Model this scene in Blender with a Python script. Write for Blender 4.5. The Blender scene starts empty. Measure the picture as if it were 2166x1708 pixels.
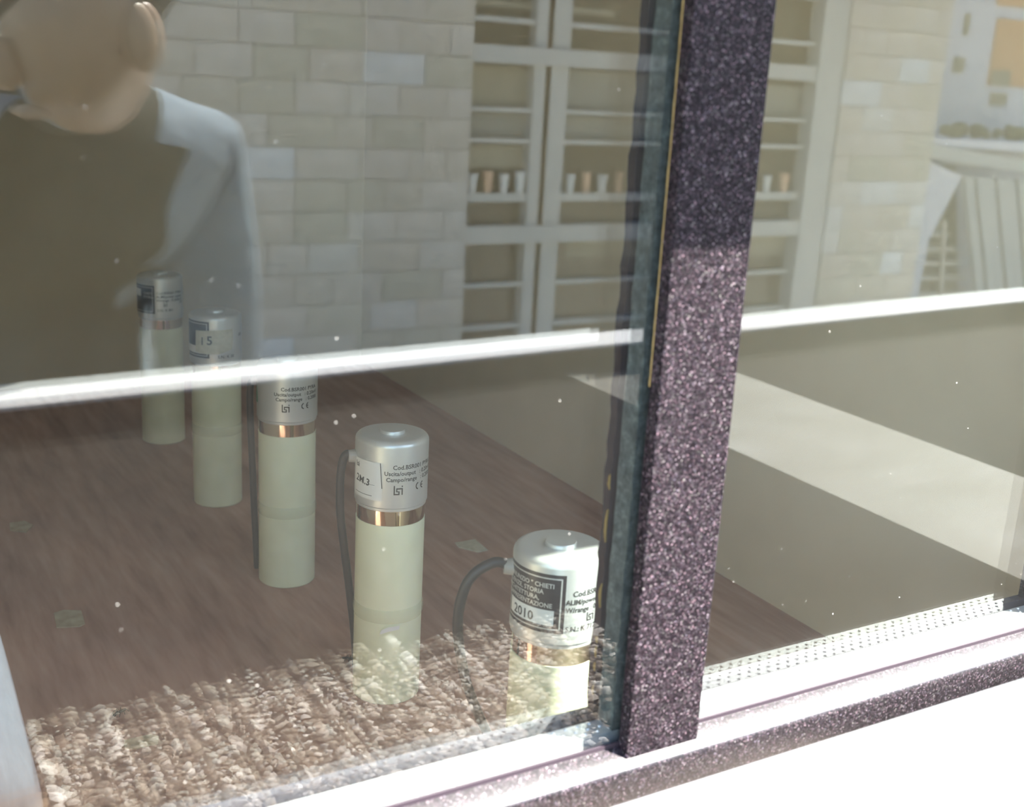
import bpy, bmesh, math, random
import numpy as np
from mathutils import Vector, Matrix

# ------------------------------------------------------------------ camera
IMW, IMH, FPX = 2166, 1708, 2500.0
YAW, PITCH, ROLL = math.radians(30.7), math.radians(15.75), math.radians(3.17)
CAM = Vector((0.0, 0.0, 0.366))
_f = Vector((math.sin(YAW)*math.cos(PITCH), math.cos(YAW)*math.cos(PITCH), -math.sin(PITCH)))
_r0 = Vector((math.cos(YAW), -math.sin(YAW), 0)); _u0 = _r0.cross(_f)
R_ = _r0*math.cos(ROLL) + _u0*math.sin(ROLL)
U_ = _u0*math.cos(ROLL) - _r0*math.sin(ROLL)
F_ = _f
scene = bpy.context.scene
COL = scene.collection
cam = bpy.data.cameras.new('camera'); camo = bpy.data.objects.new('camera', cam); COL.objects.link(camo)
camo.matrix_world = Matrix(((R_.x, U_.x, -F_.x, CAM.x), (R_.y, U_.y, -F_.y, CAM.y), (R_.z, U_.z, -F_.z, CAM.z), (0, 0, 0, 1)))
cam.sensor_width = 36; cam.sensor_fit = 'HORIZONTAL'; cam.lens = 36*FPX/IMW
cam.clip_start = 0.004; cam.clip_end = 300
cam.dof.use_dof = True; cam.dof.focus_distance = 0.66; cam.dof.aperture_fstop = 14
scene.camera = camo
# ------------------------------------------------------------------ light
SUN = Vector((0.8057*0.7071, -0.5924*0.7071, 0.7071)).normalized()
w = bpy.data.worlds.new('world'); scene.world = w; w.use_nodes = True
nt = w.node_tree; nt.nodes.clear()
sky = nt.nodes.new('ShaderNodeTexSky'); sky.sky_type = 'NISHITA'; sky.sun_disc = False
sky.sun_elevation = math.radians(45); sky.sun_rotation = math.atan2(SUN.x, SUN.y)
bg = nt.nodes.new('ShaderNodeBackground'); bg.inputs[1].default_value = 0.44
wo = nt.nodes.new('ShaderNodeOutputWorld')
nt.links.new(sky.outputs[0], bg.inputs[0]); nt.links.new(bg.outputs[0], wo.inputs[0])
sl = bpy.data.lights.new('sun', 'SUN'); sl.energy = 21; sl.angle = 0.0093; sl.color = (1, 0.96, 0.90)
so = bpy.data.objects.new('sun', sl); COL.objects.link(so)
so.rotation_euler = (-SUN).to_track_quat('-Z', 'Y').to_euler(); so.location = (2, -2, 4)
vs = scene.view_settings
scene.display_settings.display_device = 'sRGB'
vs.view_transform = 'Standard'; vs.look = 'None'; vs.gamma = 1; vs.use_curve_mapping = False; vs.exposure = 0.92
scene.cycles.transparent_max_bounces = 40
scene.cycles.max_bounces = 10; scene.cycles.diffuse_bounces = 6; scene.cycles.glossy_bounces = 6

YG = 0.320                       # outer glass face
rnd = random.Random(7)

def ray(x, y):
    return R_*((x-IMW/2)/FPX) - U_*((y-IMH/2)/FPX) + F_
def D(x, y, Y):                  # point of the plane Y=const seen at a pixel
    d = ray(x, y); return CAM + d*(Y/d.y)
def P(x, y, Yp):                 # thing mirrored in the glass, Yp = path length in Y
    d = ray(x, y); p = CAM + d*(Yp/d.y); p.y = 2*YG - Yp; return p

# ------------------------------------------------------------------ materials
MATS = {}
def principled(name, col=(.5, .5, .5), rough=.5, metal=0, spec=.5, **kw):
    m = bpy.data.materials.new(name); m.use_nodes = True
    b = m.node_tree.nodes['Principled BSDF']
    b.inputs['Base Color'].default_value = (*col, 1); b.inputs['Roughness'].default_value = rough
    b.inputs['Metallic'].default_value = metal; b.inputs['Specular IOR Level'].default_value = spec
    for k, v in kw.items(): b.inputs[k].default_value = v
    MATS[name] = m; return m
def N(m, t, **kw):
    n = m.node_tree.nodes.new(t)
    for k, v in kw.items(): setattr(n, k, v)
    return n
def L(m, a, b): m.node_tree.links.new(a, b)
def ramp(m, fac, stops):
    r = N(m, 'ShaderNodeValToRGB'); e = r.color_ramp.elements
    while len(e) < len(stops): e.new(0.5)
    for k, (p, c) in enumerate(stops): e[k].position = p; e[k].color = (*c, 1)
    L(m, fac, r.inputs[0]); return r.outputs[0]
def noise(m, scale, detail=4, coord='Object', stretch=None, rot=0, rough=.5):
    tc = N(m, 'ShaderNodeTexCoord'); mp = N(m, 'ShaderNodeMapping')
    if stretch: mp.inputs['Scale'].default_value = stretch
    mp.inputs['Rotation'].default_value = (0, 0, rot)
    nz = N(m, 'ShaderNodeTexNoise'); nz.inputs['Scale'].default_value = scale; nz.inputs['Detail'].default_value = detail
    nz.inputs['Roughness'].default_value = rough
    L(m, tc.outputs[coord], mp.inputs[0]); L(m, mp.outputs[0], nz.inputs['Vector']); return nz.outputs[0]
def bsdf(m): return m.node_tree.nodes['Principled BSDF']
def colour_noise(m, scale, stops, **kw): L(m, ramp(m, noise(m, scale, **kw), stops), bsdf(m).inputs['Base Color'])
def bump(m, scale, strength, dist=.001, **kw):
    b = N(m, 'ShaderNodeBump'); b.inputs['Strength'].default_value = strength; b.inputs['Distance'].default_value = dist
    L(m, noise(m, scale, **kw), b.inputs['Height']); L(m, b.outputs[0], bsdf(m).inputs['Normal'])

m = principled('floor_laminate', rough=.6, spec=.25)
mix = N(m, 'ShaderNodeMix', data_type='RGBA', blend_type='MULTIPLY'); mix.inputs['Factor'].default_value = 1
c1 = ramp(m, noise(m, 22, 5, stretch=(3.2, .42, 1), rot=.22, rough=.6), [(.30, (.31, .165, .125)), (.5, (.425, .25, .195)), (.72, (.51, .335, .275))])
c2 = ramp(m, noise(m, 9, 3, stretch=(1.4, .7, 1), rot=.2), [(.32, (.82, .78, .78)), (.68, (1.08, 1.04, 1.0))])
L(m, c1, mix.inputs['A']); L(m, c2, mix.inputs['B']); L(m, mix.outputs['Result'], bsdf(m).inputs['Base Color'])
m = principled('beige_wall', rough=.75, spec=.2); colour_noise(m, 14, [(.3, (.68, .61, .47)), (.7, (.74, .67, .53))], detail=5)
m = principled('white_panel', (.86, .86, .84), .5)
m = principled('dark_wall', (.30, .275, .21), .8)
m = principled('box_board', (.55, .5, .42), .7)

# sparkling dark metallic paint: flakes as tiny cells with their own tilt
m = principled('flake_paint', (.055, .042, .055), .45, .0, .10)
tc = N(m, 'ShaderNodeTexCoord'); vo = N(m, 'ShaderNodeTexVoronoi'); vo.inputs['Scale'].default_value = 1500
L(m, tc.outputs['Object'], vo.inputs['Vector'])
sep = N(m, 'ShaderNodeSeparateColor'); L(m, vo.outputs['Color'], sep.inputs[0])
fl = ramp(m, sep.outputs[0], [(0.0, (.004, .003, .004)), (.45, (.014, .0115, .0135)), (.8, (.035, .029, .033)), (.95, (.076, .065, .070)), (.99, (.15, .125, .135))])
mx = N(m, 'ShaderNodeMix', data_type='RGBA', blend_type='MIX'); mx.inputs['Factor'].default_value = .22
L(m, fl, mx.inputs['A']); L(m, vo.outputs['Color'], mx.inputs['B'])
ml = N(m, 'ShaderNodeMix', data_type='RGBA', blend_type='MULTIPLY'); ml.inputs['Factor'].default_value = 1
L(m, fl, ml.inputs['A'])
hs = ramp(m, sep.outputs[1], [(0, (.8, .85, 1.0)), (.35, (1.15, .9, .97)), (.7, (1, .97, 1.02)), (1, (.95, 1.08, .92))])
L(m, hs, ml.inputs['B']); L(m, ml.outputs['Result'], bsdf(m).inputs['Base Color'])
bp = N(m, 'ShaderNodeBump'); bp.inputs['Strength'].default_value = .35; bp.inputs['Distance'].default_value = .0006
L(m, sep.outputs[2], bp.inputs['Height']); L(m, bp.outputs[0], bsdf(m).inputs['Normal'])

lq = MATS['flake_paint'].copy(); lq.name = 'lacquered_flake'; MATS['lacquered_flake'] = lq
bsdf(lq).inputs['Coat Weight'].default_value = 1; bsdf(lq).inputs['Coat Roughness'].default_value = .34
m = principled('gasket', (.035, .024, .032), .55)
m = principled('spacer_dusty', rough=.8, spec=.3)
colour_noise(m, 260, [(.3, (.03, .035, .037)), (.55, (.075, .09, .088)), (.75, (.15, .18, .17))], detail=8, rough=.7)
m = principled('spacer_aluminium', (.8, .82, .82), .33, .75); bump(m, 500, .25, .0005)
m = principled('sealant', (.30, .21, .07), .7)
m = principled('aluminium', (.66, .665, .65), .36, .55, .5); bump(m, 900, .06, .0003)
m = principled('polished_steel', (.72, .63, .54), .07, 1)
m = principled('tube_plastic', rough=.42, spec=.4)
colour_noise(m, 60, [(.3, (.70, .715, .51)), (.7, (.76, .77, .57))], detail=3)
bsdf(m).inputs['Subsurface Weight'].default_value = .25; bsdf(m).inputs['Subsurface Radius'].default_value = (.006, .006, .004)
m = principled('clear_tape', (.74, .75, .58), .3, 0, .5); bsdf(m).inputs['Alpha'].default_value = .3
m = principled('cable_rubber', (.028, .022, .022), .45)
m = principled('gland', (.36, .32, .28), .5)
m = principled('ink', (.03, .028, .026), .6)
m = principled('plate_black', (.028, .022, .026), .32)
m = principled('plate_silver', (.62, .61, .58), .35, .3)
m = principled('paper', (.72, .71, .68), .6)
m = principled('masking_tape', rough=.75); colour_noise(m, 300, [(.35, (.50, .47, .36)), (.65, (.60, .57, .45))])
m = principled('green_sticker', (.10, .32, .20), .5)
m = principled('tape_scrap', rough=.5); colour_noise(m, 120, [(.35, (.34, .27, .19)), (.65, (.46, .39, .28))])
m = principled('insect', (.02, .016, .014), .6)
m = principled('speck', (.8, .78, .72), .7)

# window glass: clear, reflecting by angle on each of its faces, with a thin film of dust
def glass(name, dust):
    m = bpy.data.materials.new(name); m.use_nodes = True; t = m.node_tree; t.nodes.clear(); MATS[name] = m
    g = N(m, 'ShaderNodeNewGeometry')
    dot = N(m, 'ShaderNodeVectorMath', operation='DOT_PRODUCT'); L(m, g.outputs['Incoming'], dot.inputs[0]); L(m, g.outputs['Normal'], dot.inputs[1])
    ab = N(m, 'ShaderNodeMath', operation='ABSOLUTE'); L(m, dot.outputs['Value'], ab.inputs[0])
    inv = N(m, 'ShaderNodeMath', operation='SUBTRACT'); inv.inputs[0].default_value = 1; L(m, ab.outputs[0], inv.inputs[1])
    pw = N(m, 'ShaderNodeMath', operation='POWER'); L(m, inv.outputs[0], pw.inputs[0]); pw.inputs[1].default_value = 5
    ma = N(m, 'ShaderNodeMath', operation='MULTIPLY_ADD'); L(m, pw.outputs[0], ma.inputs[0]); ma.inputs[1].default_value = .962; ma.inputs[2].default_value = .038
    tr = N(m, 'ShaderNodeBsdfTransparent'); tr.inputs[0].default_value = (.975, .99, .98, 1)
    gl = N(m, 'ShaderNodeBsdfGlossy'); gl.inputs['Roughness'].default_value = 0; gl.inputs[0].default_value = (1, 1, 1, 1)
    mx = N(m, 'ShaderNodeMixShader'); L(m, ma.outputs[0], mx.inputs[0]); L(m, tr.outputs[0], mx.inputs[1]); L(m, gl.outputs[0], mx.inputs[2])
    df = N(m, 'ShaderNodeBsdfDiffuse'); df.inputs[0].default_value = (.75, .72, .66, 1)
    m2 = N(m, 'ShaderNodeMixShader')
    nz = noise(m, 9, 6, rough=.65); mu = N(m, 'ShaderNodeMath', operation='MULTIPLY'); mu.inputs[1].default_value = dust*2
    L(m, nz, mu.inputs[0]); L(m, mu.outputs[0], m2.inputs[0])
    L(m, mx.outputs[0], m2.inputs[1]); L(m, df.outputs[0], m2.inputs[2])
    o = N(m, 'ShaderNodeOutputMaterial'); L(m, m2.outputs[0], o.inputs[0])
glass('window_glass', .0022)

m = principled('gravel_stone', rough=.7)
oi = N(m, 'ShaderNodeNewGeometry')
L(m, ramp(m, oi.outputs['Random Per Island'], [(0, (.10, .075, .055)), (.3, (.21, .155, .11)), (.55, (.33, .25, .18)), (.72, (.58, .50, .41)), (1, (.92, .88, .82))]), bsdf(m).inputs['Base Color'])
m = principled('gravel_bed', (.10, .08, .06), .9)
m = principled('painted_shade', rough=.9, spec=.1); colour_noise(m, 30, [(.3, (.010, .009, .0075)), (.7, (.017, .0155, .013))])  # shade on the ground, put into the colour as near black
m = principled('painted_sun_patch', rough=.85, spec=.2); colour_noise(m, 9, [(.3, (.18, .17, .146)), (.55, (.22, .21, .184)), (.75, (.265, .257, .24))], stretch=(1, 3, 1))  # sunlit patch of ground, put into the colour as a paler tone
m = principled('white_flashing', (.88, .88, .88), .45)
m = principled('stone', rough=.8, spec=.2)
oi = N(m, 'ShaderNodeObjectInfo')
base = ramp(m, oi.outputs['Random'], [(0, (.43, .42, .36)), (.3, (.48, .45, .40)), (.6, (.50, .47, .43)), (.85, (.51, .495, .465)), (1, (.56, .585, .61))])
mx = N(m, 'ShaderNodeMix', data_type='RGBA', blend_type='MULTIPLY'); mx.inputs['Factor'].default_value = 1
L(m, base, mx.inputs['A']); L(m, ramp(m, noise(m, 2.2, 5), [(.3, (.88, .87, .84)), (.7, (1.06, 1.05, 1.04))]), mx.inputs['B'])
L(m, mx.outputs['Result'], bsdf(m).inputs['Base Color'])
m = principled('mortar', (.43, .405, .36), .9)
m = principled('window_rail', (.42, .43, .41), .5)
m = principled('spandrel', (.43, .435, .415), .55)
m = principled('dark_glazing', (.05, .046, .03), .2, 0, .5)
m = principled('blind_tan', (.27, .25, .18), .7)
m = principled('blind_grey', (.23, .235, .205), .7)
m = principled('pot_white', (.6, .62, .61), .5)
m = principled('pot_terracotta', (.62, .40, .26), .7)
m = principled('render_white', (.60, .60, .64), .8)
m = principled('door_orange', (.58, .33, .16), .6)
m = principled('tread', (.52, .46, .38), .6)
m = principled('foliage', rough=.7); colour_noise(m, 5, [(.35, (.10, .10, .05)), (.65, (.20, .20, .10))])
m = principled('courtyard', (.66, .63, .57), .9)
m = principled('skin', (.60, .385, .255), .45, Subsurface_Weight=0) if False else principled('skin', (.50, .32, .20), .42)
m = principled('shirt', rough=.85, spec=.2); colour_noise(m, 40, [(.3, (.17, .215, .255)), (.7, (.22, .27, .315))]); bump(m, 26, .5, .01)
m = principled('shaded_shirt', rough=.85, spec=.1); colour_noise(m, 30, [(.3, (.035, .035, .028)), (.7, (.055, .055, .045))])  # shaded front of the shirt, painted as a darker cloth colour
m = principled('trousers', (.06, .07, .10), .85)
m = principled('hair', (.03, .022, .016), .6)
m = principled('shoe_leather', (.03, .025, .022), .5)
m = principled('phone_body', (.03, .028, .026), .3)
m = principled('phone_lens', (.01, .01, .012), .08)
m = principled('eye_white', (.8, .78, .75), .3)

# ------------------------------------------------------------------ builders
def link(o, parent=None):
    COL.objects.link(o)
    if parent is not None: o.parent = parent
    return o
def mesh_obj(name, verts, faces, mat, parent=None, smooth=False):
    me = bpy.data.meshes.new(name); me.from_pydata([tuple(v) for v in verts], [], faces); me.update()
    if mat: me.materials.append(MATS[mat])
    if smooth: me.polygons.foreach_set('use_smooth', [True]*len(me.polygons))
    o = bpy.data.objects.new(name, me); return link(o, parent)
def bm_obj(name, bm, mat, parent=None, smooth=False):
    me = bpy.data.meshes.new(name); bmesh.ops.recalc_face_normals(bm, faces=bm.faces); bm.to_mesh(me); bm.free()
    if mat: me.materials.append(MATS[mat])
    if smooth: me.polygons.foreach_set('use_smooth', [True]*len(me.polygons))
    o = bpy.data.objects.new(name, me); return link(o, parent)
def bx(bm, a, b, bevel=0):
    r = bmesh.ops.create_cube(bm, size=1)
    vs_ = r['verts']
    for v in vs_:
        v.co = Vector([a[i] + (v.co[i]+.5)*(b[i]-a[i]) for i in range(3)])
    if bevel:
        es = list({e for v in vs_ for e in v.link_edges})
        bmesh.ops.bevel(bm, geom=es, offset=bevel, segments=2, affect='EDGES', profile=.5)
def box(name, a, b, mat, parent=None, bevel=0):
    bm = bmesh.new(); bx(bm, a, b, bevel); return bm_obj(name, bm, mat, parent)
def empty(name, loc=(0, 0, 0)):
    o = bpy.data.objects.new(name, None); o.location = loc; o.empty_display_size = .05; return link(o)
def tag(o, label, cat, group=None):
    o['label'] = label; o['category'] = cat
    if group: o['group'] = group
    return o
def structure(o): o['kind'] = 'structure'; return o
def keep(o, parent):            # parent while keeping world placement of mesh built in world coordinates
    o.parent = parent; o.matrix_parent_inverse = Matrix.Translation(parent.location).inverted(); return o
def lathe(name, prof, mat, parent=None, n=64, smooth=True, centre=(0, 0)):
    vs_, fs = [], []
    for r, z in prof:
        for k in range(n):
            a = 2*math.pi*k/n; vs_.append((centre[0]+r*math.cos(a), centre[1]+r*math.sin(a), z))
    for i in range(len(prof)-1):
        for k in range(n):
            k2 = (k+1) % n; fs.append((i*n+k, i*n+k2, (i+1)*n+k2, (i+1)*n+k))
    fs.append(tuple(range(n))[::-1]); fs.append(tuple((len(prof)-1)*n+k for k in range(n)))
    o = mesh_obj(name, vs_, fs, mat, parent, smooth)
    if smooth:
        o.data.polygons[-1].use_smooth = False; o.data.polygons[-2].use_smooth = False
        for e in []: pass
        try: o.data.set_sharp_from_angle(angle=math.radians(40))
        except Exception: pass
    return o
def tube(name, pts, rad, mat, parent=None, n=12, sub=10):
    pts = [Vector(p) for p in pts]; path = []
    q = [pts[0]*2-pts[1]] + pts + [pts[-1]*2-pts[-2]]
    for i in range(1, len(q)-2):
        for s in range(sub):
            t = s/sub; a, b, c, d = q[i-1], q[i], q[i+1], q[i+2]
            path.append(.5*((2*b)+(c-a)*t+(2*a-5*b+4*c-d)*t*t+(3*b-a-3*c+d)*t**3))
    path.append(pts[-1])
    vs_, fs = [], []; up = Vector((.3, .2, 1)).normalized()
    for i, p in enumerate(path):
        t = (path[min(i+1, len(path)-1)]-path[max(i-1, 0)]).normalized()
        x = t.cross(up)
        if x.length < .05: x = t.cross(Vector((1, 0, 0)))
        x.normalize(); y = t.cross(x)
        for k in range(n):
            a = 2*math.pi*k/n; vs_.append(p + (x*math.cos(a)+y*math.sin(a))*rad)
    for i in range(len(path)-1):
        for k in range(n):
            k2 = (k+1) % n; fs.append((i*n+k, i*n+k2, (i+1)*n+k2, (i+1)*n+k))
    fs.append(tuple(range(n))[::-1]); fs.append(tuple((len(path)-1)*n+k for k in range(n)))
    return mesh_obj(name, vs_, fs, mat, parent, True)
def prism_x(name, prof, x0, x1, mat, parent=None, smooth=False):      # profile of (Y, z) swept along X
    n = len(prof); vs_ = [(x0, y, z) for y, z in prof] + [(x1, y, z) for y, z in prof]
    fs = [(k, (k+1) % n, n+(k+1) % n, n+k) for k in range(n)] + [tuple(range(n))[::-1], tuple(range(n, 2*n))]
    o = mesh_obj(name, vs_, fs, mat, parent, smooth)
    bm = bmesh.new(); bm.from_mesh(o.data); bmesh.ops.recalc_face_normals(bm, faces=bm.faces); bm.to_mesh(o.data); bm.free()
    if smooth:
        o.data.polygons.foreach_set('use_smooth', [True]*len(o.data.polygons)); o.data.set_sharp_from_angle(angle=math.radians(35))
    return o

# ------------------------------------------------------------------ test box: room shell
XL, XR, YB, ZT = -0.034, 0.576, 1.352, 0.50
T = 0.018
structure(box('floor', (XL, .3458, -.024), (XR, YB, 0), 'floor_laminate'))
structure(box('wall_right', (XR, .310, -.024), (XR+T, YB+T, ZT), 'beige_wall'))       # the lid stands proud of the glass
structure(box('wall_left', (XL-T, .310, -.024), (XL, YB+T, ZT), 'beige_wall'))
structure(box('wall_back', (XL, YB, -.024), (XR, YB+T, ZT), 'beige_wall'))
structure(box('ceiling', (XL-.12, .2015, ZT), (XR+.17, YB+T, ZT+T), 'white_panel'))  # unseen lid overhang, lengthened at the right to keep sun off the floor
structure(box('wall_front', (XL, .3122, -.024), (XR, .3458, .1002), 'white_panel'))

# ------------------------------------------------------------------ window: frame, sealed panes
win = structure(empty('window_1', (.27, .32, .1004)))
MX0, MX1 = .2452, .2794
YF = .3138
# bottom rail with a rounded nose
prof = [(.3458, .1004), (.3107, .1004), (.3100, .1016), (.3100, .1125), (.3101, .1135), (.3104, .1144), (.3109, .1151), (.3116, .1157)]
prof += [(.3188, .1199), (.3193, .1200), (.3193, .1173), (.3458, .1173)]
keep(prism_x('bottom_rail', prof, XL, XR, 'lacquered_flake', smooth=True), win)
keep(box('top_rail', (XL, .3100, .455), (XR, .3458, ZT), 'flake_paint'), win)
keep(box('jamb', (XL, .3110, .1194), (XL, .3458, .455), 'flake_paint'), win)
keep(box('jamb', (.512, .3130, .1194), (XR, .3458, .455), 'flake_paint'), win)
mu = keep(box('mullion', (MX0, YF, .1168), (MX1, .3198, .455), 'flake_paint', bevel=.0006), win)
keep(box('mullion_core', (MX0+.0042, .3198, .1173), (MX1-.0042, .3456, .455), 'gasket'), win)
def igu(x0, x1):
    z0, z1 = .1178, .462
    a = box('outer_pane', (x0, .320, z0), (x1, .3236, z1), 'window_glass'); keep(a, win)
    b = box('inner_pane', (x0, .3336, z0), (x1, .3366, z1), 'window_glass'); keep(b, win)
    # metal spacer along the bottom, dusty foam spacers up the sides
    s = keep(box('bottom_spacer', (x0+.001, .3238, z0), (x1-.001, .3334, .1237), 'spacer_aluminium'), win)
    bm = bmesh.new()
    n = int((x1-x0)/.0055)
    for k in range(n):
        for j, yy in enumerate((.3264, .3290, .3322)):
            xx = x0+.004+k*.0055+(j % 2)*.00275
            bmesh.ops.create_icosphere(bm, subdivisions=1, radius=.0007, matrix=Matrix.Translation((xx, yy, .1237)) @ Matrix.Diagonal((1.3, 1, .7, 1)))
    p = bm_obj('perforation_beads', bm, 'spacer_aluminium', smooth=True); p['kind'] = 'stuff'; keep(p, s)
    for xa, xb in ((x0+.0, x0+.0048), (x1-.0048, x1)):
        bm = bmesh.new(); nz_ = 46
        vs_ = []
        for k in range(nz_+1):
            zz = .1238+(z1-.1238)*k/nz_
            j = rnd.uniform(-.0004, .0004)
            vs_.append([bm.verts.new((xa+(j if xa > x0 else 0), .3238, zz)), bm.verts.new((xb+(j if xb < x1 else 0), .3238, zz)),
                        bm.verts.new((xb+(j if xb < x1 else 0), .3334, zz)), bm.verts.new((xa+(j if xa > x0 else 0), .3334, zz))])
        for k in range(nz_):
            for i in range(4):
                bm.faces.new((vs_[k][i], vs_[k][(i+1) % 4], vs_[k+1][(i+1) % 4], vs_[k+1][i]))
        bm.faces.new(vs_[0]); bm.faces.new(vs_[-1])
        keep(bm_obj('side_spacer', bm, 'spacer_dusty'), win)
    # outer and inner glazing gaskets
    keep(box('glazing_gasket', (x0, .3190, .1173), (x1, .31995, .1216), 'gasket'), win)
    keep(box('inner_gasket', (x0, .3368, .1173), (x1, .3412, .1252), 'gasket'), win)
igu(XL+.0005, MX0+.0042); igu(MX1-.0042, .5118)
# ragged inner gasket beside the mullion with remnants of sealant
bm = bmesh.new(); n = 60; ring = []
for k in range(n+1):
    zz = .1254+(.455-.1254)*k/n; j = rnd.uniform(-.0006, .0003)
    ring.append([bm.verts.new((MX0-.0006+j, .3368, zz)), bm.verts.new((MX0+.004, .3368, zz)), bm.verts.new((MX0+.004, .3412, zz)), bm.verts.new((MX0-.0006+j*1.3, .3412, zz))])
for k in range(n):
    for i in range(4): bm.faces.new((ring[k][i], ring[k][(i+1) % 4], ring[k+1][(i+1) % 4], ring[k+1][i]))
bm.faces.new(ring[0]); bm.faces.new(ring[-1])
keep(bm_obj('upright_gasket', bm, 'gasket'), win)
bm = bmesh.new()
for z0, z1 in ((.149, .154), (.155, .158), (.143, .147), (.17, .18), (.197, .21), (.218, .224), (.133, .137)):
    n = 6; a = []
    for k in range(n+1):
        zz = z0+(z1-z0)*k/n; wdt = .0011*math.sin(math.pi*(k+.4)/(n+.8))*rnd.uniform(.6, 1.2)
        a.append((bm.verts.new((MX0-.0013, .3368-wdt*.2, zz)), bm.verts.new((MX0-.0013, .3368+wdt*1.4, zz)), bm.verts.new((MX0-.0004, .3368+wdt*.6, zz))))
    for k in range(n):
        for i in range(3): bm.faces.new((a[k][i], a[k][(i+1) % 3], a[k+1][(i+1) % 3], a[k+1][i]))
    bm.faces.new(a[0]); bm.faces.new(a[-1])
keep(bm_obj('sealant_residue', bm, 'sealant'), win)
bm = bmesh.new()                                           # bead of sealant in the joint of mullion and glass
a = []
for k in range(81):
    zz = .262+(.455-.262)*k/80; wd = .00014+rnd.uniform(-.00012, .00012)
    a.append((bm.verts.new((MX0+.0001, .3193, zz)), bm.verts.new((MX0-wd, .31985, zz)), bm.verts.new((MX0+.0001, .3199, zz))))
for k in range(80):
    for i in range(3): bm.faces.new((a[k][i], a[k][(i+1) % 3], a[k+1][(i+1) % 3], a[k+1][i]))
keep(bm_obj('sealant_bead', bm, 'sealant'), win)

# specks of dust on the glass
bm = bmesh.new()
for k in range(110):
    x, z = rnd.uniform(0, .50), .13+rnd.random()**1.6*.25
    if MX0-.004 < x < MX1+.004: continue
    r = rnd.uniform(.00007, .00022)
    bmesh.ops.create_icosphere(bm, subdivisions=1, radius=r, matrix=Matrix.Translation((x, .3199, z)) @ Matrix.Diagonal((rnd.uniform(.8, 1.8), .4, 1, 1)))
o = bm_obj('dust_speck', bm, 'speck', smooth=True); o['kind'] = 'stuff'; keep(o, win)

# ------------------------------------------------------------------ light sensors on plastic tubes
RT, RC = .0200, .0210            # tube, cap radius
def text_mesh(s, size, font_sy=1.0):
    cu = bpy.data.curves.new('lettering', 'FONT'); cu.body = s; cu.size = size; cu.resolution_u = 2; cu.offset = size*.018
    o = bpy.data.objects.new('lettering', cu); COL.objects.link(o)
    bpy.context.view_layer.update()
    me = o.evaluated_get(bpy.context.evaluated_depsgraph_get()).to_mesh()
    vs_ = [(v.co.x, v.co.y*font_sy) for v in me.vertices]; fs = [tuple(p.vertices) for p in me.polygons]
    o.to_mesh_clear() if False else None
    bpy.data.objects.remove(o); bpy.data.curves.remove(cu)
    return vs_, fs
def subdivide_flat(vs_, fs, step):
    bm = bmesh.new(); bv = [bm.verts.new((x, y, 0)) for x, y in vs_]
    for f in fs:
        try: bm.faces.new([bv[i] for i in f])
        except ValueError: pass
    bm.verts.ensure_lookup_table()
    xs = [v[0] for v in vs_]; x = min(xs)+step
    while x < max(xs):
        bmesh.ops.bisect_plane(bm, geom=bm.verts[:]+bm.edges[:]+bm.faces[:], plane_co=(x, 0, 0), plane_no=(1, 0, 0)); x += step
    bm.verts.index_update()
    out = [(v.co.x, v.co.y) for v in bm.verts], [tuple(v.index for v in f.verts) for f in bm.faces]
    bm.free(); return out
def rects(*rs):
    vs_, fs = [], []
    for x0, y0, x1, y1 in rs:
        i = len(vs_); vs_ += [(x0, y0), (x1, y0), (x1, y1), (x0, y1)]; fs.append((i, i+1, i+2, i+3))
    return vs_, fs

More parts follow.
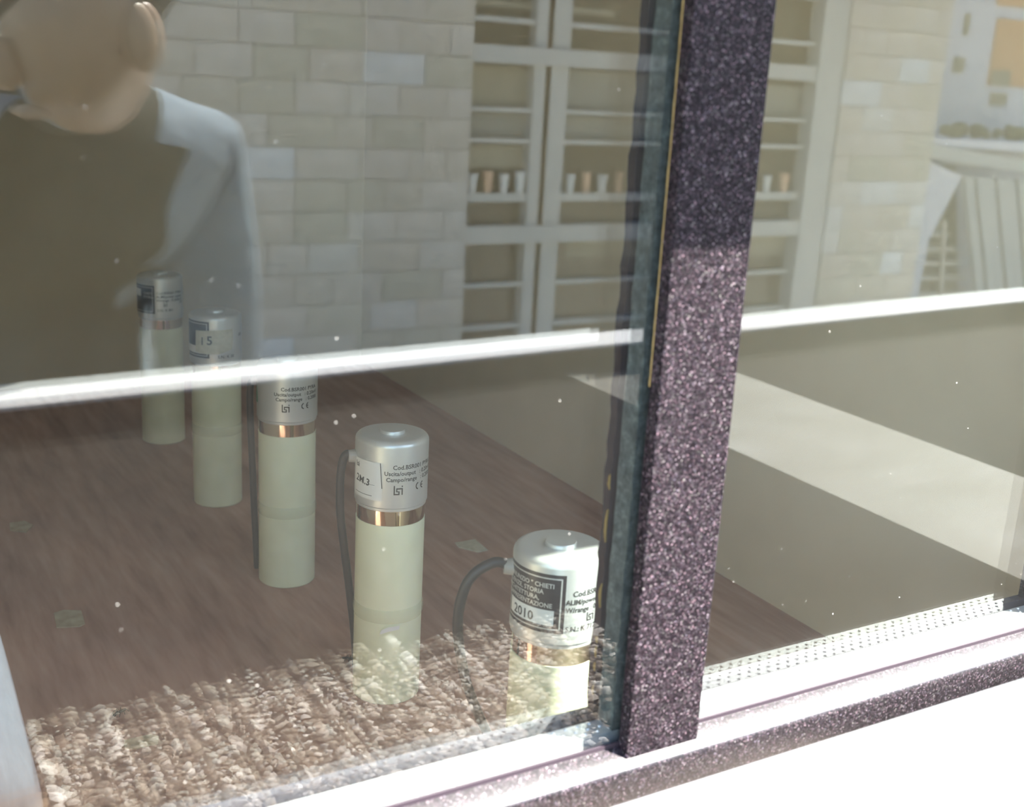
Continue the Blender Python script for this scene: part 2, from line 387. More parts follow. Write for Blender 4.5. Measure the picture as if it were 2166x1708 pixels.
class Sensor:
    def __init__(s, Y, label, rings, cable, X=.271):
        s.X, s.Y = X, Y
        s.e = empty('light_sensor', (X, Y, 0)); tag(s.e, label, 'sensor', 'light sensors in a row')
        a = Vector((-X, -Y, 0)).normalized(); s.a = a; s.b = Vector((-a.y, a.x, 0))
        lathe('tube', [(RT-.0008, 0), (RT, .0008), (RT, .1135)], 'tube_plastic', s.e, 72)
        lathe('steel_band', [(RT-.001, .1130), (RT-.0003, .1132), (RT-.0003, .1225), (RT-.001, .1228)], 'polished_steel', s.e, 96)
        lathe('seat_ring', [(RC-.0012, .1222), (RC-.0006, .1226), (RC-.0006, .1240), (RC-.0010, .1243)], 'aluminium', s.e, 72)
        pr = [(RC-.0006, .1243), (RC, .1248), (RC, .1600)]
        for k in range(1, 8):
            q = math.pi/2*k/7; pr.append((RC-.0035*(1-math.cos(q)), .1600+.0035*math.sin(q)))
        pr.append((RC-.009, .1637))
        s.cap = lathe('cap', pr, 'aluminium', s.e, 96)
        lathe('diffuser', [(.0071, .1636), (.0071, .1651), (.0067, .1656), (.004, .1659)], 'aluminium', s.e, 48)
        for z in rings:
            t = lathe('tape_ring', [(RT+.0001, z-.0042), (RT+.0006, z-.0030), (RT+.0009, z), (RT+.0006, z+.0030), (RT+.0001, z+.0042)], 'clear_tape', s.e, 64)
        if cable: s.cable(cable)
    def world(s, phi, r, z):
        return s.a*(r*math.cos(phi)) + s.b*(r*math.sin(phi)) + Vector((0, 0, z))
    def cable(s, pts):
        g = s.world(math.radians(pts[0][0]), RC+.001, pts[0][2])
        d = s.world(math.radians(pts[0][0]), 1, 0); rot = d.to_track_quat('Z', 'Y').to_matrix().to_4x4()
        bm = bmesh.new(); bmesh.ops.create_cone(bm, cap_ends=True, segments=24, radius1=.0042, radius2=.0034, depth=.006, matrix=Matrix.Translation(g) @ rot)
        bm_obj('cable_gland', bm, 'gland', s.e)
        tube('cable', [s.world(math.radians(p), r, z) for p, r, z in pts], .0024, 'cable_rubber', s.e)
    def wrap(s, name, data, mat, phi0, z0, lift, parent=None, tilt=0.0, R=RC, step=.0012):
        vs_, fs = subdivide_flat(*data, step)
        p0 = math.radians(phi0); out = []
        for x, y in vs_:
            x2, y2 = x*math.cos(tilt)-y*math.sin(tilt), x*math.sin(tilt)+y*math.cos(tilt)
            out.append(s.world(p0+x2/R, R+lift, z0+y2))
        return mesh_obj(name, out, fs, mat, parent or s.e)
    def text(s, t, size, phi0, z0, mat='ink', lift=.00012, parent=None, tilt=0, sx=1.0):
        vs_, fs = text_mesh(t, size); vs_ = [(x*sx, y) for x, y in vs_]
        return s.wrap('lettering', (vs_, fs), mat, phi0, z0, lift, parent, tilt)
    def logo(s, phi0, z0, k, parent=None):
        d = rects((0, 0, .0006, 1), (0, 0, .62, .14), (.0, 0, .12, 1))
        d = rects((0, 0, .13, 1), (.13, 0, .62, .14), (.49, .14, .62, .40), (.26, .30, .49, .40), (.26, .40, .38, .70), (.26, .60, .95, .74), (.82, 0, .95, .60), (.82, .86, .95, 1))
        return s.wrap('maker_logo', ([(x*k, y*k) for x, y in d[0]], d[1]), 'ink', phi0, z0, .00012, parent, step=.002)
    def ce(s, phi0, z0, k):
        def arc(cx, r0, r1):
            n = 12; v = []; f = []
            for i in range(n+1):
                q = math.radians(100+160*i/n); v += [(cx+r0*math.cos(q), r0*math.sin(q)), (cx+r1*math.cos(q), r1*math.sin(q))]
            for i in range(n): f.append((2*i, 2*i+1, 2*i+3, 2*i+2))
            return v, f
        v1, f1 = arc(.0, .34, .5); v2, f2 = arc(.85, .34, .5); v3, f3 = rects((.45, -.07, .8, .07))
        n1, n2 = len(v1), len(v1)+len(v2)
        V = v1+v2+v3; Fc = f1+[tuple(i+n1 for i in f) for f in f2]+[tuple(i+n2 for i in f) for f in f3]
        s.wrap('ce_mark', ([(x*k, y*k) for x, y in V], Fc), 'ink', phi0, z0, .00012)
    def plate(s, phi0, phi1, z0, z1, lines=(), year=None, tilt=0, window=None):
        wd = math.radians(phi1-phi0)*RC; h = z1-z0
        p = s.wrap('name_plate', rects((0, 0, wd, h)), 'plate_black', phi0, z0, .00008)
        b = .0016; t = .0006
        s.wrap('plate_border', rects((b, b, wd-b, b+t), (b, h-b-t, wd-b, h-b), (b, b, b+t, h-b), (wd-b-t, b, wd-b, h-b)), 'plate_silver', phi0, z0, .00016, p)
        for txt, size, x, y, sx in lines:
            vs_, fs = text_mesh(txt, size)
            if x < 0: x = wd+x-max(a for a, c in vs_)*sx          # set flush right
            vs_ = [(a*sx+x, c+y) for a, c in vs_]
            s.wrap('lettering', (vs_, fs), 'plate_silver', phi0, z0, .00018, p)
        if window:
            x0, y0, x1, y1 = window
            q = s.wrap('year_field', rects((x0, y0, x1, y1)), 'paper', phi0, z0, .00018, p)
            if year:
                vs_, fs = text_mesh(year[0], year[1]); vs_ = [(a+year[2], c+year[3]) for a, c in vs_]
                s.wrap('lettering', (vs_, fs), 'ink', phi0, z0, .00026, p)
        return p

# nearest the glass: university name plate and serial print
s5 = Sensor(.409, 'sunlit light sensor beside the window mullion, black plate reading 2010', (), [(-82, .021, .1525), (-80, .030, .1545), (-78, .041, .146), (-80, .0445, .125), (-88, .040, .095), (-100, .032, .068), (-125, .0275, .043), (-140, .0262, .02), (-150, .028, .003)], X=.2722)
wd = math.radians(92)*RC
s5.plate(-82, 10, .1302, .1578,
         lines=[("D'ANNUNZIO \" CHIETI", .0030, -.0052, .0212, 1.0), ('SCIENZE, STORIA', .0030, -.0096, .0181, 1.0), ('ARCHITETTURA,', .0030, -.0116, .0150, 1.0), ('RAPPRESENTAZIONE', .0030, -.0056, .0119, .96)],
         window=(.0035, .0036, wd-.0046, .0108), year=('2010', .0062, .0075, .0046))
s5.text('Cod.BSR001 PYRA', .0036, 19, .1478, sx=.95)
s5.text('ALIM/power supply  :', .0034, 11, .1440, sx=.92)
s5.text('W/range : 0-300mV', .0034, 11, .1403, sx=.95)
s5.logo(40, .1352, .0042)
s5.text('S.N.: K 712', .0034, 12, .1312)
s4 = Sensor(.588, 'light sensor with a white sticker and handwriting on its cap', (.057,), [(-80, .021, .150), (-84, .0265, .150), (-87, .029, .138), (-90, .029, .115), (-95, .0265, .09), (-110, .0245, .06), (-125, .0245, .03), (-135, .026, .003)])
def maker_print(s, p0, dz=0):
    s.text('Cod.BSR001 PYRA', .0036, p0+2, .1480+dz)
    s.text('Uscita/output   : 0.20mV', .0034, p0-11, .1444+dz)
    s.text('Campo/range   : 0.2000', .0034, p0-8, .1408+dz)
    s.logo(p0+4, .1330+dz, .0055)
    s.ce(p0+47, .1368+dz, .0045)
maker_print(s4, 0)
sk = s4.wrap('sticker', rects((0, 0, .0225, .0225)), 'paper', -75, .1290, .0003)
s4.wrap('sticker_edge_shade', rects((0, 0, .0005, .015)), 'ink', -14.5, .1365, .00034, sk, tilt=.08)  # dark strip paints the shade along the peeling sticker edge
s4.wrap('sticker_lines', rects((.002, .0088, .018, .0090), (.002, .0022, .0165, .0025)), 'ink', -75, .1290, .00036, sk)
s4.text('lsi', .0045, -67, .1465, lift=.00036, parent=sk); s4.text('2M.3', .0058, -66, .1382, lift=.00036, parent=sk, tilt=-.12, sx=1.0)
s4.wrap('tape_end', ([(0, 0), (.005, .0022), (.011, .0032), (.011, .0056), (.0045, .005), (.001, .003)], [tuple(range(6))]), 'paper', -12, .0465, .0011, R=RT)
s3 = Sensor(.765, 'light sensor with a green sticker at the edge of its cap', (.057,), [(-86, .021, .150), (-90, .025, .146), (-92, .0255, .125), (-95, .0245, .09), (-100, .0235, .05), (-110, .0235, .02), (-120, .025, .003)])
maker_print(s3, -14, -.001)
s3.wrap('green_sticker', ([(0, 0), (.0042, .001), (.0036, .008), (.0016, .0145), (0, .0135)], [(0, 1, 2, 3, 4)]), 'green_sticker', -82, .1345, .0002)
s2 = Sensor(.938, 'light sensor with masking tape numbered by hand across its cap', (.066,), None)
s2.plate(-88, -14, .1290, .1590, window=(.002, .0035, .024, .0095))
tp = s2.wrap('masking_tape', ([(0, .001), (.008, 0), (.020, .0002), (.031, .0035), (.0322, .012), (.0315, .0205), (.012, .0195), (.0005, .0188)], [tuple(range(8))]), 'masking_tape', -48, .1325, .0004)
s2.text('1', .0090, -36, .1400, lift=.00046, parent=tp); s2.text('5', .0100, -20, .1405, lift=.00046, parent=tp)
s2.text('S.N.: K 30', .0034, 4, .1292); s2.text('LSI', .0034, 58, .146)
s1 = Sensor(1.12, 'light sensor by the back wall with a black plate and fine print', (), None)
s1.plate(-88, -14, .1290, .1555, lines=[('CHIETI', .003, .016, .018, 1), ('STORIA', .003, .016, .0145, 1)], window=(.002, .0155, .0125, .0225))
s1.text('Cod.BSR001 PYRA', .0033, -9, .1475); s1.text('ALIM/power supply', .0033, -10, .1440); s1.text('W/range : 0-300mV', .0033, -10, .1405)
s1.logo(8, .1358, .0036); s1.text('S.N.: K 801', .0033, -8, .1312); s1.text('LSI', .0033, 55, .138)

# ------------------------------------------------------------------ scraps on the box floor
def floor_pt(x, y, z=0):
    d = ray(x, y); return CAM + d*((CAM.z-z)/-d.z)
def scrap(name, px, label, mat, cat, h=.0006):
    ps = [floor_pt(*p) for p in px]; c = sum(ps, Vector())/len(ps)
    n = len(ps); vs_ = [p-c+Vector((0, 0, .0002)) for p in ps] + [p-c+Vector((0, 0, h+rnd.uniform(0, .0006))) for p in ps]
    fs = [tuple(range(n))[::-1], tuple(range(n, 2*n))] + [(k, (k+1) % n, n+(k+1) % n, n+k) for k in range(n)]
    o = mesh_obj(name, vs_, fs, mat); o.location = c; tag(o, label, cat); return o
o = scrap('tape_scrap', [(114, 1300), (135, 1293), (172, 1294), (180, 1322), (168, 1328), (120, 1330)], 'torn yellowish tape scrap stuck to the brown floor near the front', 'tape_scrap', 'tape')
o2 = scrap('tape_scrap', [(20, 1108), (52, 1104), (70, 1113), (55, 1128), (22, 1124)], 'faded tape scrap on the brown floor left of the sensor row', 'tape_scrap', 'tape')
scrap('tape_scrap', [(962, 1150), (1005, 1143), (1032, 1166), (1010, 1170), (970, 1160)], 'pale curled tape scrap on the floor beside the cable loop', 'masking_tape', 'tape')
scrap('tape_scrap', [(262, 1570), (318, 1556), (336, 1560), (334, 1576), (290, 1586), (264, 1588)], 'yellowed tape scrap on the floor close to the glass', 'tape_scrap', 'tape')
def insect(px, size, ang, label):
    c = floor_pt(*px); e = empty('dead_insect', c); e.rotation_euler.z = ang; tag(e, label, 'insect', 'dead insects on the box floor')
    bm = bmesh.new()
    for x, r in ((-.5, .10), (-.25, .13), (0, .12), (.2, .1), (.36, .08)):
        bmesh.ops.create_icosphere(bm, subdivisions=2, radius=r*size, matrix=Matrix.Translation((x*size, 0, r*size)) @ Matrix.Diagonal((1.5, 1, .8, 1)))
    bm_obj('body', bm, 'insect', e, True)
    for k, (x, y) in enumerate(((-.2, .3), (0, .35), (.2, .3), (-.2, -.3), (0, -.35), (.2, -.3))):
        tube('leg', [(x*size*.4, y*size*.2, .1*size), (x*size*1.2, y*size*.8, .22*size), (x*size*2, y*size*1.1, .01*size)], .018*size, 'insect', e, 6, 4)
insect((255, 1509), .009, .55, 'small dead insect on the brown floor in front of the tape scrap')
insect((740, 1396), .008, -.6, 'small dead insect beside the foot of the stickered sensor')

# ------------------------------------------------------------------ roof platform outside
ZG = -.020
XA, XB = -1.6, 3.2
def edge_y(X): return -(.597+.075*(X-.139))       # platform edge line, runs slightly askew
def slab(name, quad, z0, z1, mat, parent=None):
    vs_ = [(x, y, z0) for x, y in quad]+[(x, y, z1) for x, y in quad]; n = len(quad)
    fs = [tuple(range(n))[::-1], tuple(range(n, 2*n))]+[(k, (k+1) % n, n+(k+1) % n, n+k) for k in range(n)]
    return mesh_obj(name, vs_, fs, mat, parent)
slab_o = structure(slab('floor_platform', [(XA, edge_y(XA)+.03), (XB, edge_y(XB)+.03), (XB, 1.6), (XA, 1.6)], ZG-.20, ZG-.004, 'painted_shade'))
e0 = .01
structure(slab('floor_painted_shade', [(XA, edge_y(XA)+.03), (.838, edge_y(.838)+.03), (.838, -.002), (XA, -.002)], ZG-.004, ZG, 'painted_shade'))  # dark slabs paint the shaded ground around the sunlit gravel
structure(slab('floor_painted_shade_far', [(1.075, edge_y(1.075)+.03), (XB, edge_y(XB)+.03), (XB, .305), (1.075, .305)], ZG-.004, ZG, 'painted_shade'))
structure(slab('floor_painted_shade_near', [(.46, -.002), (.838, -.002), (.838, .305), (.46, .305)], ZG-.004, ZG, 'painted_shade'))
structure(slab('floor_painted_sun_strip', [(.838, edge_y(.838)+.03), (1.075, edge_y(1.075)+.03), (1.075, .305), (.838, .305)], ZG-.004, ZG+.0005, 'painted_sun_patch'))  # paler slab paints the sunlit patch amid the shade
structure(slab('floor_gravel_bed', [(XA, -.002), (.46, -.002), (.46, .3095), (XA, .3095)], ZG-.004, ZG-.002, 'gravel_bed'))
# white flashing along the platform edge
q0, q1 = -.032, .032
structure(slab('trim_1', [(XA, edge_y(XA)+q0+.004), (XB, edge_y(XB)+q0+.004), (XB, edge_y(XB)+q1-.002), (XA, edge_y(XA)+q1-.002)], ZG-.20, ZG+.036, 'painted_shade'))  # upstand carries the same painted shade colour as the ground before it
structure(slab('trim_2', [(XA, edge_y(XA)+q0), (XB, edge_y(XB)+q0), (XB, edge_y(XB)+q1), (XA, edge_y(XA)+q1)], ZG+.0362, ZG+.040, 'white_flashing'))

# gravel: pebbles lying in the bed
ico = bmesh.new(); bmesh.ops.create_icosphere(ico, subdivisions=1, radius=1); iv = np.array([v.co[:] for v in ico.verts]); ifc = np.array([[v.index for v in f.verts] for f in ico.faces]); ico.free()
rs = np.random.RandomState(3); NS = 11500
allv, allf = [], []
for k in range(NS):
    x, y = rs.uniform(-.30, .455), rs.uniform(.002, .304)
    if -.05 < x < .077: continue
    sz = rs.choice([.0017, .0023, .0030, .0040], p=[.35, .35, .2, .1])*rs.uniform(.8, 1.2)
    v = iv*(1+rs.uniform(-.18, .18, (len(iv), 1)))*np.array([sz*rs.uniform(1, 1.5), sz*rs.uniform(.8, 1.1), sz*rs.uniform(.55, .85)])
    a = rs.uniform(0, 6.28); c, s_ = math.cos(a), math.sin(a); b = rs.uniform(-.35, .35); cb, sb = math.cos(b), math.sin(b)
    v = v @ np.array([[cb, 0, -sb], [0, 1, 0], [sb, 0, cb]]); v = v @ np.array([[c, s_, 0], [-s_, c, 0], [0, 0, 1]])
    v += np.array([x, y, ZG-.002+sz*.5+rs.uniform(0, .006)])
    allf.append(ifc+len(iv)*len(allv)); allv.append(v)
V = np.concatenate(allv); Fc = np.concatenate(allf)
me = bpy.data.meshes.new('gravel'); me.from_pydata(V.tolist(), [], Fc.tolist()); me.materials.append(MATS['gravel_stone'])
me.polygons.foreach_set('use_smooth', [True]*len(me.polygons)); me.set_sharp_from_angle(angle=math.radians(50))
o = link(bpy.data.objects.new('gravel', me)); o['kind'] = 'stuff'; tag(o, 'sunlit tan and white pebbles in a bed before the window', 'gravel')

# lower levels behind the platform edge
structure(box('floor_walkway', (-3, -2.2, -1.30), (6, -.62, -1.18), 'courtyard'))
structure(box('floor_courtyard', (-20, -40, -6.2), (45, 12, -6.0), 'courtyard'))
structure(box('wall_platform', (XA, -.50, -6.0), (XB, 1.6, ZG-.20), 'courtyard'))

# ------------------------------------------------------------------ building across the courtyard
YBF = 2*YG-20.0
def bp_(x, y, Yp=20.0): return P(x, y, Yp)
xe0 = bp_(1007, 0).x; xe1 = bp_(1805, 0).x; xe2 = bp_(1998, 150).x
ZB0, ZB1 = -6.0, 7.0
fw = structure(box('wall_facade', (-6, YBF-.6, ZB0), (xe0-.03, YBF-.02, ZB1), 'mortar'))
fp = structure(box('wall_pier', (xe1+.03, YBF-.6, ZB0), (xe2, YBF-.02, ZB1), 'mortar'))
CH, BL, GAP = .56, .98, .016
def course(parent, x0, x1, z0, z1, seed):
    me = None; rr = random.Random(seed)
    z = z0; row = 0
    while z < z1-.01:
        x = x1; off = (BL*.5 if row % 2 else BL)
        first = True
        while x > x0+.02:
            wlen = off if first else BL*rr.choice((.75, 1, 1, 1.25)); first = False
            xa = max(x0, x-wlen)
            if xa-x0 < .2: xa = x0
            o = box('stone_block', (-.5, -.5, -.5), (.5, .5, .5), 'stone') if course.me is None else link(bpy.data.objects.new('stone_block', course.me))
            if course.me is None:
                bm = bmesh.new(); bx(bm, (-.5, -.5, -.5), (.5, .5, .5)); bmesh.ops.bevel(bm, geom=bm.edges[:], offset=.012, segments=1, affect='EDGES'); bm.to_mesh(o.data); bm.free(); course.me = o.data
            o.scale = (x-xa-GAP, .09+rr.uniform(-.012, .012), CH-GAP); o.location = ((x+xa)/2, YBF-.02, z+CH/2)
            o.parent = parent
            x = xa
        z += CH; row += 1
course.me = None
course(fw, -1.0, xe0, -5.6, 1.8, 1); course(fp, xe1, xe2-.02, -5.6, 2.9, 2)
# glazed bay
bay = structure(empty('window_2', (xe0, YBF, 0)))
def bayo(o): return keep(o, bay)
bayo(box('glazing', (xe0, YBF-.5, ZB0), (xe1, YBF-.45, ZB1), 'dark_glazing'))
def zat(y, x=1085): return bp_(x, y).z
def hbar(y0, y1, name, mat, d0=-.42, d1=-.10, xa=None, xb=None):
    bayo(box(name, (xe0 if xa is None else xa, YBF+d0, zat(y1)), (xe1 if xb is None else xb, YBF+d1, zat(y0)), mat))
for y0, y1 in ((97, 135), (480, 516), (-290, -255), (860, 900)): hbar(y0, y1, 'spandrel', 'spandrel', -.42, -.05)
for y0, y1 in ((36, 48), (229, 239), (295, 305), (412, 430), (602, 611), (690, 700), (-80, -68), (-150, -140)): hbar(y0, y1, 'transom', 'window_rail', -.42, -.2)
px0, px1 = bp_(1168, 100).x, bp_(1217, 100).x
for xa, xb, nm in ((px0, px1, 'bay_post'), (bp_(1125, 420).x, bp_(1160, 420).x, 'bay_post'), (bp_(1470, 300).x, bp_(1520, 300).x, 'bay_post'), (xe1-.75, xe1, 'reveal')):
    bayo(box(nm, (xa, YBF-.44, ZB0), (xb, YBF-(.16 if nm == 'bay_post' else .02), ZB1), 'spandrel'))
for x0, x1, y0, y1, mt in ((1007, 1160, 140, 227, 'blind_tan'), (1218, 1440, 140, 227, 'blind_grey'), (1218, 1440, 244, 292, 'blind_grey'), (1007, 1160, 311, 360, 'blind_tan'), (1218, 1330, 0, 15, 'blind_tan'),
                           (1007, 1160, 0, 15, 'blind_tan'), (1007, 1160, 244, 292, 'blind_grey'), (1218, 1440, 520, 560, 'blind_tan'), (1560, 1730, 150, 225, 'blind_grey'), (1560, 1730, 520, 570, 'blind_tan')):
    a, b = bp_(x0, y1), bp_(x1, y0)
    bayo(box('blind', (a.x, YBF-.448, zat(y1)), (b.x, YBF-.43, zat(y0)), mt))
gp = 'flower pots on the window ledge across the courtyard'
for k, x in enumerate((1013, 1047, 1081, 1115, 1222, 1256, 1290, 1324, 1640, 1676)):
    c = bp_(x, 400); z0 = zat(412); r = .095+.012*(k % 3 == 0); hh = .36+.05*(k % 2)
    white = k % 2 == 0 or k in (3,)
    o = lathe('flower_pot', [(r*.7, 0), (r, hh*.85), (r*1.12, hh*.86), (r*1.12, hh), (r*.95, hh)], 'pot_white' if white else 'pot_terracotta', None, 16)
    o.location = (c.x, YBF-.29, z0+.002)
    tag(o, ('white' if white else 'terracotta') + ' flower pot, ' + ('first', 'second', 'third', 'fourth', 'fifth', 'sixth', 'seventh', 'eighth', 'ninth', 'tenth')[k] + ' from the wide stone wall on the window ledge', 'pot', gp)

# ------------------------------------------------------------------ beyond the corner: white house and outside stair
hY = 27.0; hyw = 2*YG-hY
house = empty('white_house', (bp_(1990, 300, hY).x, hyw, -6)); tag(house, 'white rendered house with an orange door beyond the stone pier', 'building')
xa, xb = bp_(1930, 100, hY).x, bp_(1930, 100, hY).x+16
keep(box('wall', (xa, hyw-4, -6), (xb, hyw, 9), 'render_white'), house)
def hpart(name, x0, y0, x1, y1, mat, d=.08):
    a, b = bp_(x0, y1, hY), bp_(x1, y0, hY); return keep(box(name, (min(a.x, b.x), hyw, min(a.z, b.z)), (max(a.x, b.x), hyw+d, max(a.z, b.z)), mat), house)
dr = hpart('door', 2088, 48, 2200, 180, 'door_orange')
hpart('fanlight', 2090, 150, 2135, 180, 'blind_tan', .1); hpart('shutter', 2108, -30, 2200, 10, 'door_orange')
for a in ((2014, 122, 2040, 153), (2092, 198, 2130, 222), (2036, 30, 2052, 74)): hpart('window', *a, 'blind_tan', .06)
zl = bp_(2080, 290, 26).z
keep(box('ledge', (xa, hyw, zl-.35), (xb, hyw+1.7, zl-.15), 'render_white'), house)
for k, (x0, x1, y) in enumerate(((1990, 2035, 285), (2056, 2084, 292), (2104, 2170, 283))):
    a, b = bp_(x0, y, 26), bp_(x1, y, 26); r = (b.x-a.x)/2-.18
    bm = bmesh.new(); rr = random.Random(k)
    for i in range(9): bmesh.ops.create_icosphere(bm, subdivisions=2, radius=rr.uniform(.14, .24), matrix=Matrix.Translation((rr.uniform(-r, r), rr.uniform(-.2, .2), .16+rr.uniform(0, .14))))
    for v in bm.verts: v.co += Vector((rr.uniform(-.03, .03), rr.uniform(-.03, .03), rr.uniform(-.03, .03)))
    o = bm_obj('low_shrub', bm, 'foliage'); o.location = ((a.x+b.x)/2, a.y, zl-.06)
    tag(o, 'dark low shrub, ' + ('first', 'second', 'third')[k] + ' from the stone pier on the white house ledge', 'shrub', 'shrubs below the white house')
# stair block: pale wall with a triangular opening, treads behind, sloping coping
sY = 23.5; syw = 2*YG-sY
st = empty('outside_stair', (bp_(2030, 600, sY).x, syw, -6)); tag(st, 'pale outside stair with open treads below a sloping wall', 'stair')
def sp(x, y): p = bp_(x, y, sY); return p.x, p.z
def sprism(name, poly, y0, y1, mat):
    q = [sp(*p) for p in poly]; n = len(q)
    vs_ = [(x, syw+y0, z) for x, z in q]+[(x, syw+y1, z) for x, z in q]
    return keep(mesh_obj(name, vs_, [tuple(range(n))[::-1], tuple(range(n, 2*n))]+[(k, (k+1) % n, n+(k+1) % n, n+k) for k in range(n)], mat), st)
sprism('side_wall', [(1940, 330), (2036, 372), (1966, 510), (1940, 640), (1940, 800), (1900, 800), (1900, 330)], -.2, 0, 'render_white')
sprism('back_wall', [(1930, 360), (2110, 360), (2110, 800), (1930, 800)], -1.6, -1.5, 'blind_tan')
for k in range(14):
    x0 = 2052+k*22; sprism('wall_rib', [(x0-12, 372+k*1.5), (x0+7, 375+k*1.5), (x0+7+42-k*2, 800), (x0-12+42-k*2+4, 800)], -.15, .02+(k % 2)*.06, 'spandrel')
sprism('coping', [(1940, 300), (2260, 355), (2260, 382), (1940, 330)], -.4, .15, 'spandrel')
sprism('landing', [(1940, 292), (2260, 306), (2260, 330), (1940, 302)], -.6, .05, 'render_white')
for k, (y, w0, w1) in enumerate(((498, 2002, 2036), (530, 1980, 2046), (560, 1962, 2056), (592, 1944, 2066), (626, 1930, 2072), (660, 1925, 2085))):
    sprism('tread', [(w0, y), (w1, y-1), (w1, y+7), (w0, y+8)], -1.1, -.45, 'tread')
sprism('stringer_post', [(2018, 470), (2024, 470), (2008, 800), (2001, 800)], -.42, -.34, 'tread')

# ------------------------------------------------------------------ the photographer leaning over the platform edge
def skin_mesh(joints, bones, root, sub=2):
    me = bpy.data.meshes.new('tmp'); names = list(joints)
    me.from_pydata([joints[n][0] for n in names], [(names.index(a), names.index(b)) for a, b in bones], []); me.update()
    o = bpy.data.objects.new('tmp', me); COL.objects.link(o)
    md = o.modifiers.new('s', 'SKIN'); md.use_smooth_shade = True
    for i, n in enumerate(names):
        r = joints[n][1]; r = (r, r) if not isinstance(r, tuple) else r
        me.skin_vertices[0].data[i].radius = r; me.skin_vertices[0].data[i].use_root = (n == root)
    ss = o.modifiers.new('u', 'SUBSURF'); ss.levels = sub; ss.render_levels = sub
    bpy.context.view_layer.update()
    out = bpy.data.meshes.new_from_object(o.evaluated_get(bpy.context.evaluated_depsgraph_get()))
    bpy.data.objects.remove(o); bpy.data.meshes.remove(me); return out
pc = Vector((.22, -1.02, -1.18))
J = {}
def j(n, p, r): J[n] = (Vector(p)-pc, r)
j('pelvis', (.24, -1.09, -.22), (.155, .115)); j('waist', (.245, -1.05, -.04), (.15, .11)); j('chest', (.24, -.97, .13), (.165, .12)); j('upper', (.235, -.87, .24), (.14, .10))
j('neck', (.225, -.74, .315), .058); j('throat', P(208, 150, 1.22), .058); j('skull', P(172, 60, 1.13), (.084, .092)); j('crown', P(155, -140, 1.14), (.074, .088)); j('jaw', P(134, 244, 1.08), (.050, .046))
j('sh_r', (.425, -.905, .235), .084); j('el_r', (.452, -.94, -.02), .080); j('wr_r', (.44, -.96, -.27), .030)
j('sh_l', (.01, -.57, .235), .066); j('el_l', (.012, -.24, .045), .050); j('fa_l', (.026, -.05, .034), .046); j('wr_l', (.036, .165, .016), .032)
for s_, nm in ((1, 'r'), (-1, 'l')):
    j('hip_'+nm, (.23+.095*s_, -1.02, -.30), .092); j('kn_'+nm, (.23+.10*s_, -.97, -.72), .062); j('an_'+nm, (.23+.10*s_, -1.05, -1.10), .045); j('ba_'+nm, (.23+.10*s_, -.97, -1.14), .035); j('to_'+nm, (.23+.105*s_, -.87, -1.15), .028)
Bn = [('pelvis', 'waist'), ('waist', 'chest'), ('chest', 'upper'), ('upper', 'neck'), ('neck', 'throat'), ('throat', 'skull'), ('skull', 'crown'), ('skull', 'jaw'), ('upper', 'sh_r'), ('sh_r', 'el_r'), ('el_r', 'wr_r'),
      ('upper', 'sh_l'), ('sh_l', 'el_l'), ('el_l', 'fa_l'), ('fa_l', 'wr_l')]
for nm in 'rl': Bn += [('pelvis', 'hip_'+nm), ('hip_'+nm, 'kn_'+nm), ('kn_'+nm, 'an_'+nm), ('an_'+nm, 'ba_'+nm), ('ba_'+nm, 'to_'+nm)]
body = skin_mesh(J, Bn, 'pelvis')
for mt in ('shirt', 'trousers', 'skin', 'shoe_leather', 'shaded_shirt'): body.materials.append(MATS[mt])
hc = P(172, 60, 1.13); jc = P(134, 244, 1.08); tc_ = P(205, 150, 1.20)
def seg_d(p, a, b):
    a, b = J[a][0]+pc, J[b][0]+pc; t = max(0, min(1, (p-a).dot(b-a)/(b-a).length_squared)); return (p-a-(b-a)*t).length
arms = [('sh_r', 'el_r'), ('el_r', 'wr_r'), ('sh_l', 'el_l'), ('el_l', 'fa_l'), ('fa_l', 'wr_l')]
trunk = [('pelvis', 'waist'), ('waist', 'chest'), ('chest', 'upper')]
for pl in body.polygons:
    c = Vector(pl.center)+pc
    k = 0 if min(seg_d(c, *q) for q in arms) < min(seg_d(c, *q) for q in trunk)-.028 else 4  # arms keep the pale shirt colour, trunk gets its painted shade
    if c.z < -.20 and c.y < -.7: k = 1
    if c.z < -1.08: k = 3
    if (c-hc).length < .14 or (c-jc).length < .09 or (c-tc_).length < .075 or (c.z > .36): k = 2
    pl.material_index = k; pl.use_smooth = True
per = link(bpy.data.objects.new('person', body)); per.location = pc
tag(per, 'person in pale blue shirt, torso coloured dark as shade, leaning over the white kerb', 'person')
fd = Vector((-.86, .48, -.16)).normalized(); fs_ = Vector((.487, .873, 0)).normalized(); fu = fs_.cross(fd)
def ell(name, c, r, mat, parent):
    rm = Matrix((fs_, fd, fu)).transposed().to_4x4()
    bm = bmesh.new(); bmesh.ops.create_uvsphere(bm, u_segments=20, v_segments=12, radius=1, matrix=Matrix.Translation(Vector(c)-pc) @ rm @ Matrix.Diagonal((*r, 1)))
    return bm_obj(name, bm, mat, parent, True)
fc = hc+fd*.078
ell('nose', fc+fd*.004-fu*.02, (.013, .02, .022), 'skin', per)
for s_ in (-1, 1):
    ell('eye', fc-fd*.008+fs_*.031*s_+fu*.008, (.012, .008, .008), 'eye_white', per); ell('ear', hc+fs_*.080*s_-fu*.005, (.010, .02, .030), 'skin', per)
ell('mouth', fc-fd*.012-fu*.062, (.024, .008, .006), 'skin', per)
ell('hair', hc-fd*.012+fu*.055, (.083, .096, .075), 'hair', per)
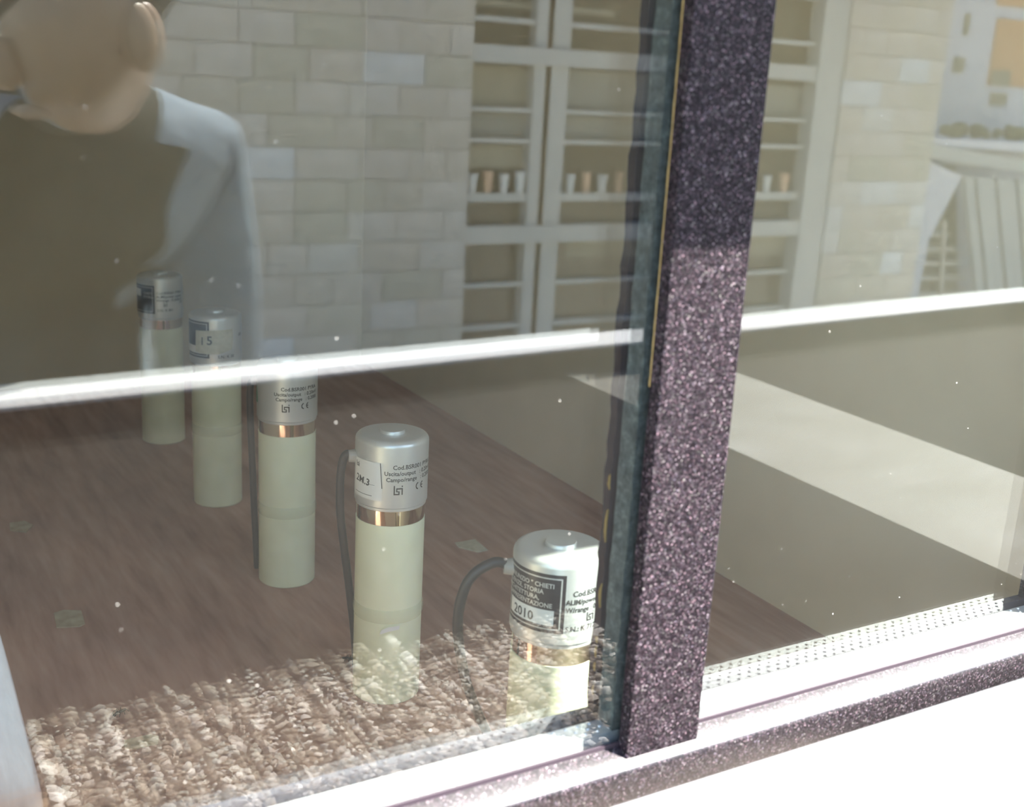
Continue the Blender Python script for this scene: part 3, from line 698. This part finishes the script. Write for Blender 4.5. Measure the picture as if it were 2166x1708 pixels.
# hands: palm and five bent fingers each, on the body
def hand(fr, wrist, parent, curl, spread=.0, flip=1, reach=None):
    o, ax, ay, az = fr                     # origin, finger direction, palm width towards thumb, palm normal
    def q(a, b, c): return o+ax*a+ay*b+az*c-pc
    Jh, Bh = {}, []
    Jh['w'] = (wrist-pc, .026); Jh['p0'] = (q(.012, 0, 0), (.030, .019)); Jh['p1'] = (q(.05, 0, .002), (.037, .017)); Jh['p2'] = (q(.082, 0, 0), (.036, .014)); Bh += [('w', 'p0'), ('p0', 'p1'), ('p1', 'p2')]
    hm = skin_mesh(Jh, Bh, 'p0', 2); hm.materials.append(MATS['skin']); ho = link(bpy.data.objects.new('hand', hm), parent)
    for i, (b, ln) in enumerate(((.031, .072), (.0105, .080), (-.0105, .075), (-.030, .060))):
        pts = [(.072, b, .0)]; ang = 0; a, c = .085, 0.0
        pts.append((a, b, c))
        for s_, fr_ in enumerate((.45, .32, .23)):
            ang += curl[s_]; a += math.cos(ang)*ln*fr_; c -= math.sin(ang)*ln*fr_; pts.append((a, b*(1+spread*s_), c))
        Jf = {str(n): (q(*p), .0098-.0009*n) for n, p in enumerate(pts)}
        fm = skin_mesh(Jf, [(str(n), str(n+1)) for n in range(len(pts)-1)], '0', 2); fm.materials.append(MATS['skin'])
        link(bpy.data.objects.new('finger', fm), ho)
    tpts = [(.018, .022, -.004), (.045, .046, -.014), (.066, .050, -.030), (.086, .040, -.040)]
    fm = skin_mesh({str(n): (q(*p), .0125-.001*n) for n, p in enumerate(tpts)}, [('0', '1'), ('1', '2'), ('2', '3')], '0', 2); fm.materials.append(MATS['skin'])
    link(bpy.data.objects.new('thumb', fm), ho)
    return ho
hand((Vector((.438, -.962, -.282)), Vector((-.05, .12, -1)).normalized(), Vector((0, 1, .12)).normalized(), Vector((1, 0, -.05)).normalized()), Vector((.44, -.96, -.27)), per, (.25, .35, .25))
hand((Vector((.038, .175, .014)), Vector((.04, 1, -.10)).normalized(), Vector((1, -.04, 0)), Vector((0, .10, 1)).normalized()), Vector((.036, .165, .016)), per, (.10, .2, .15), .08)
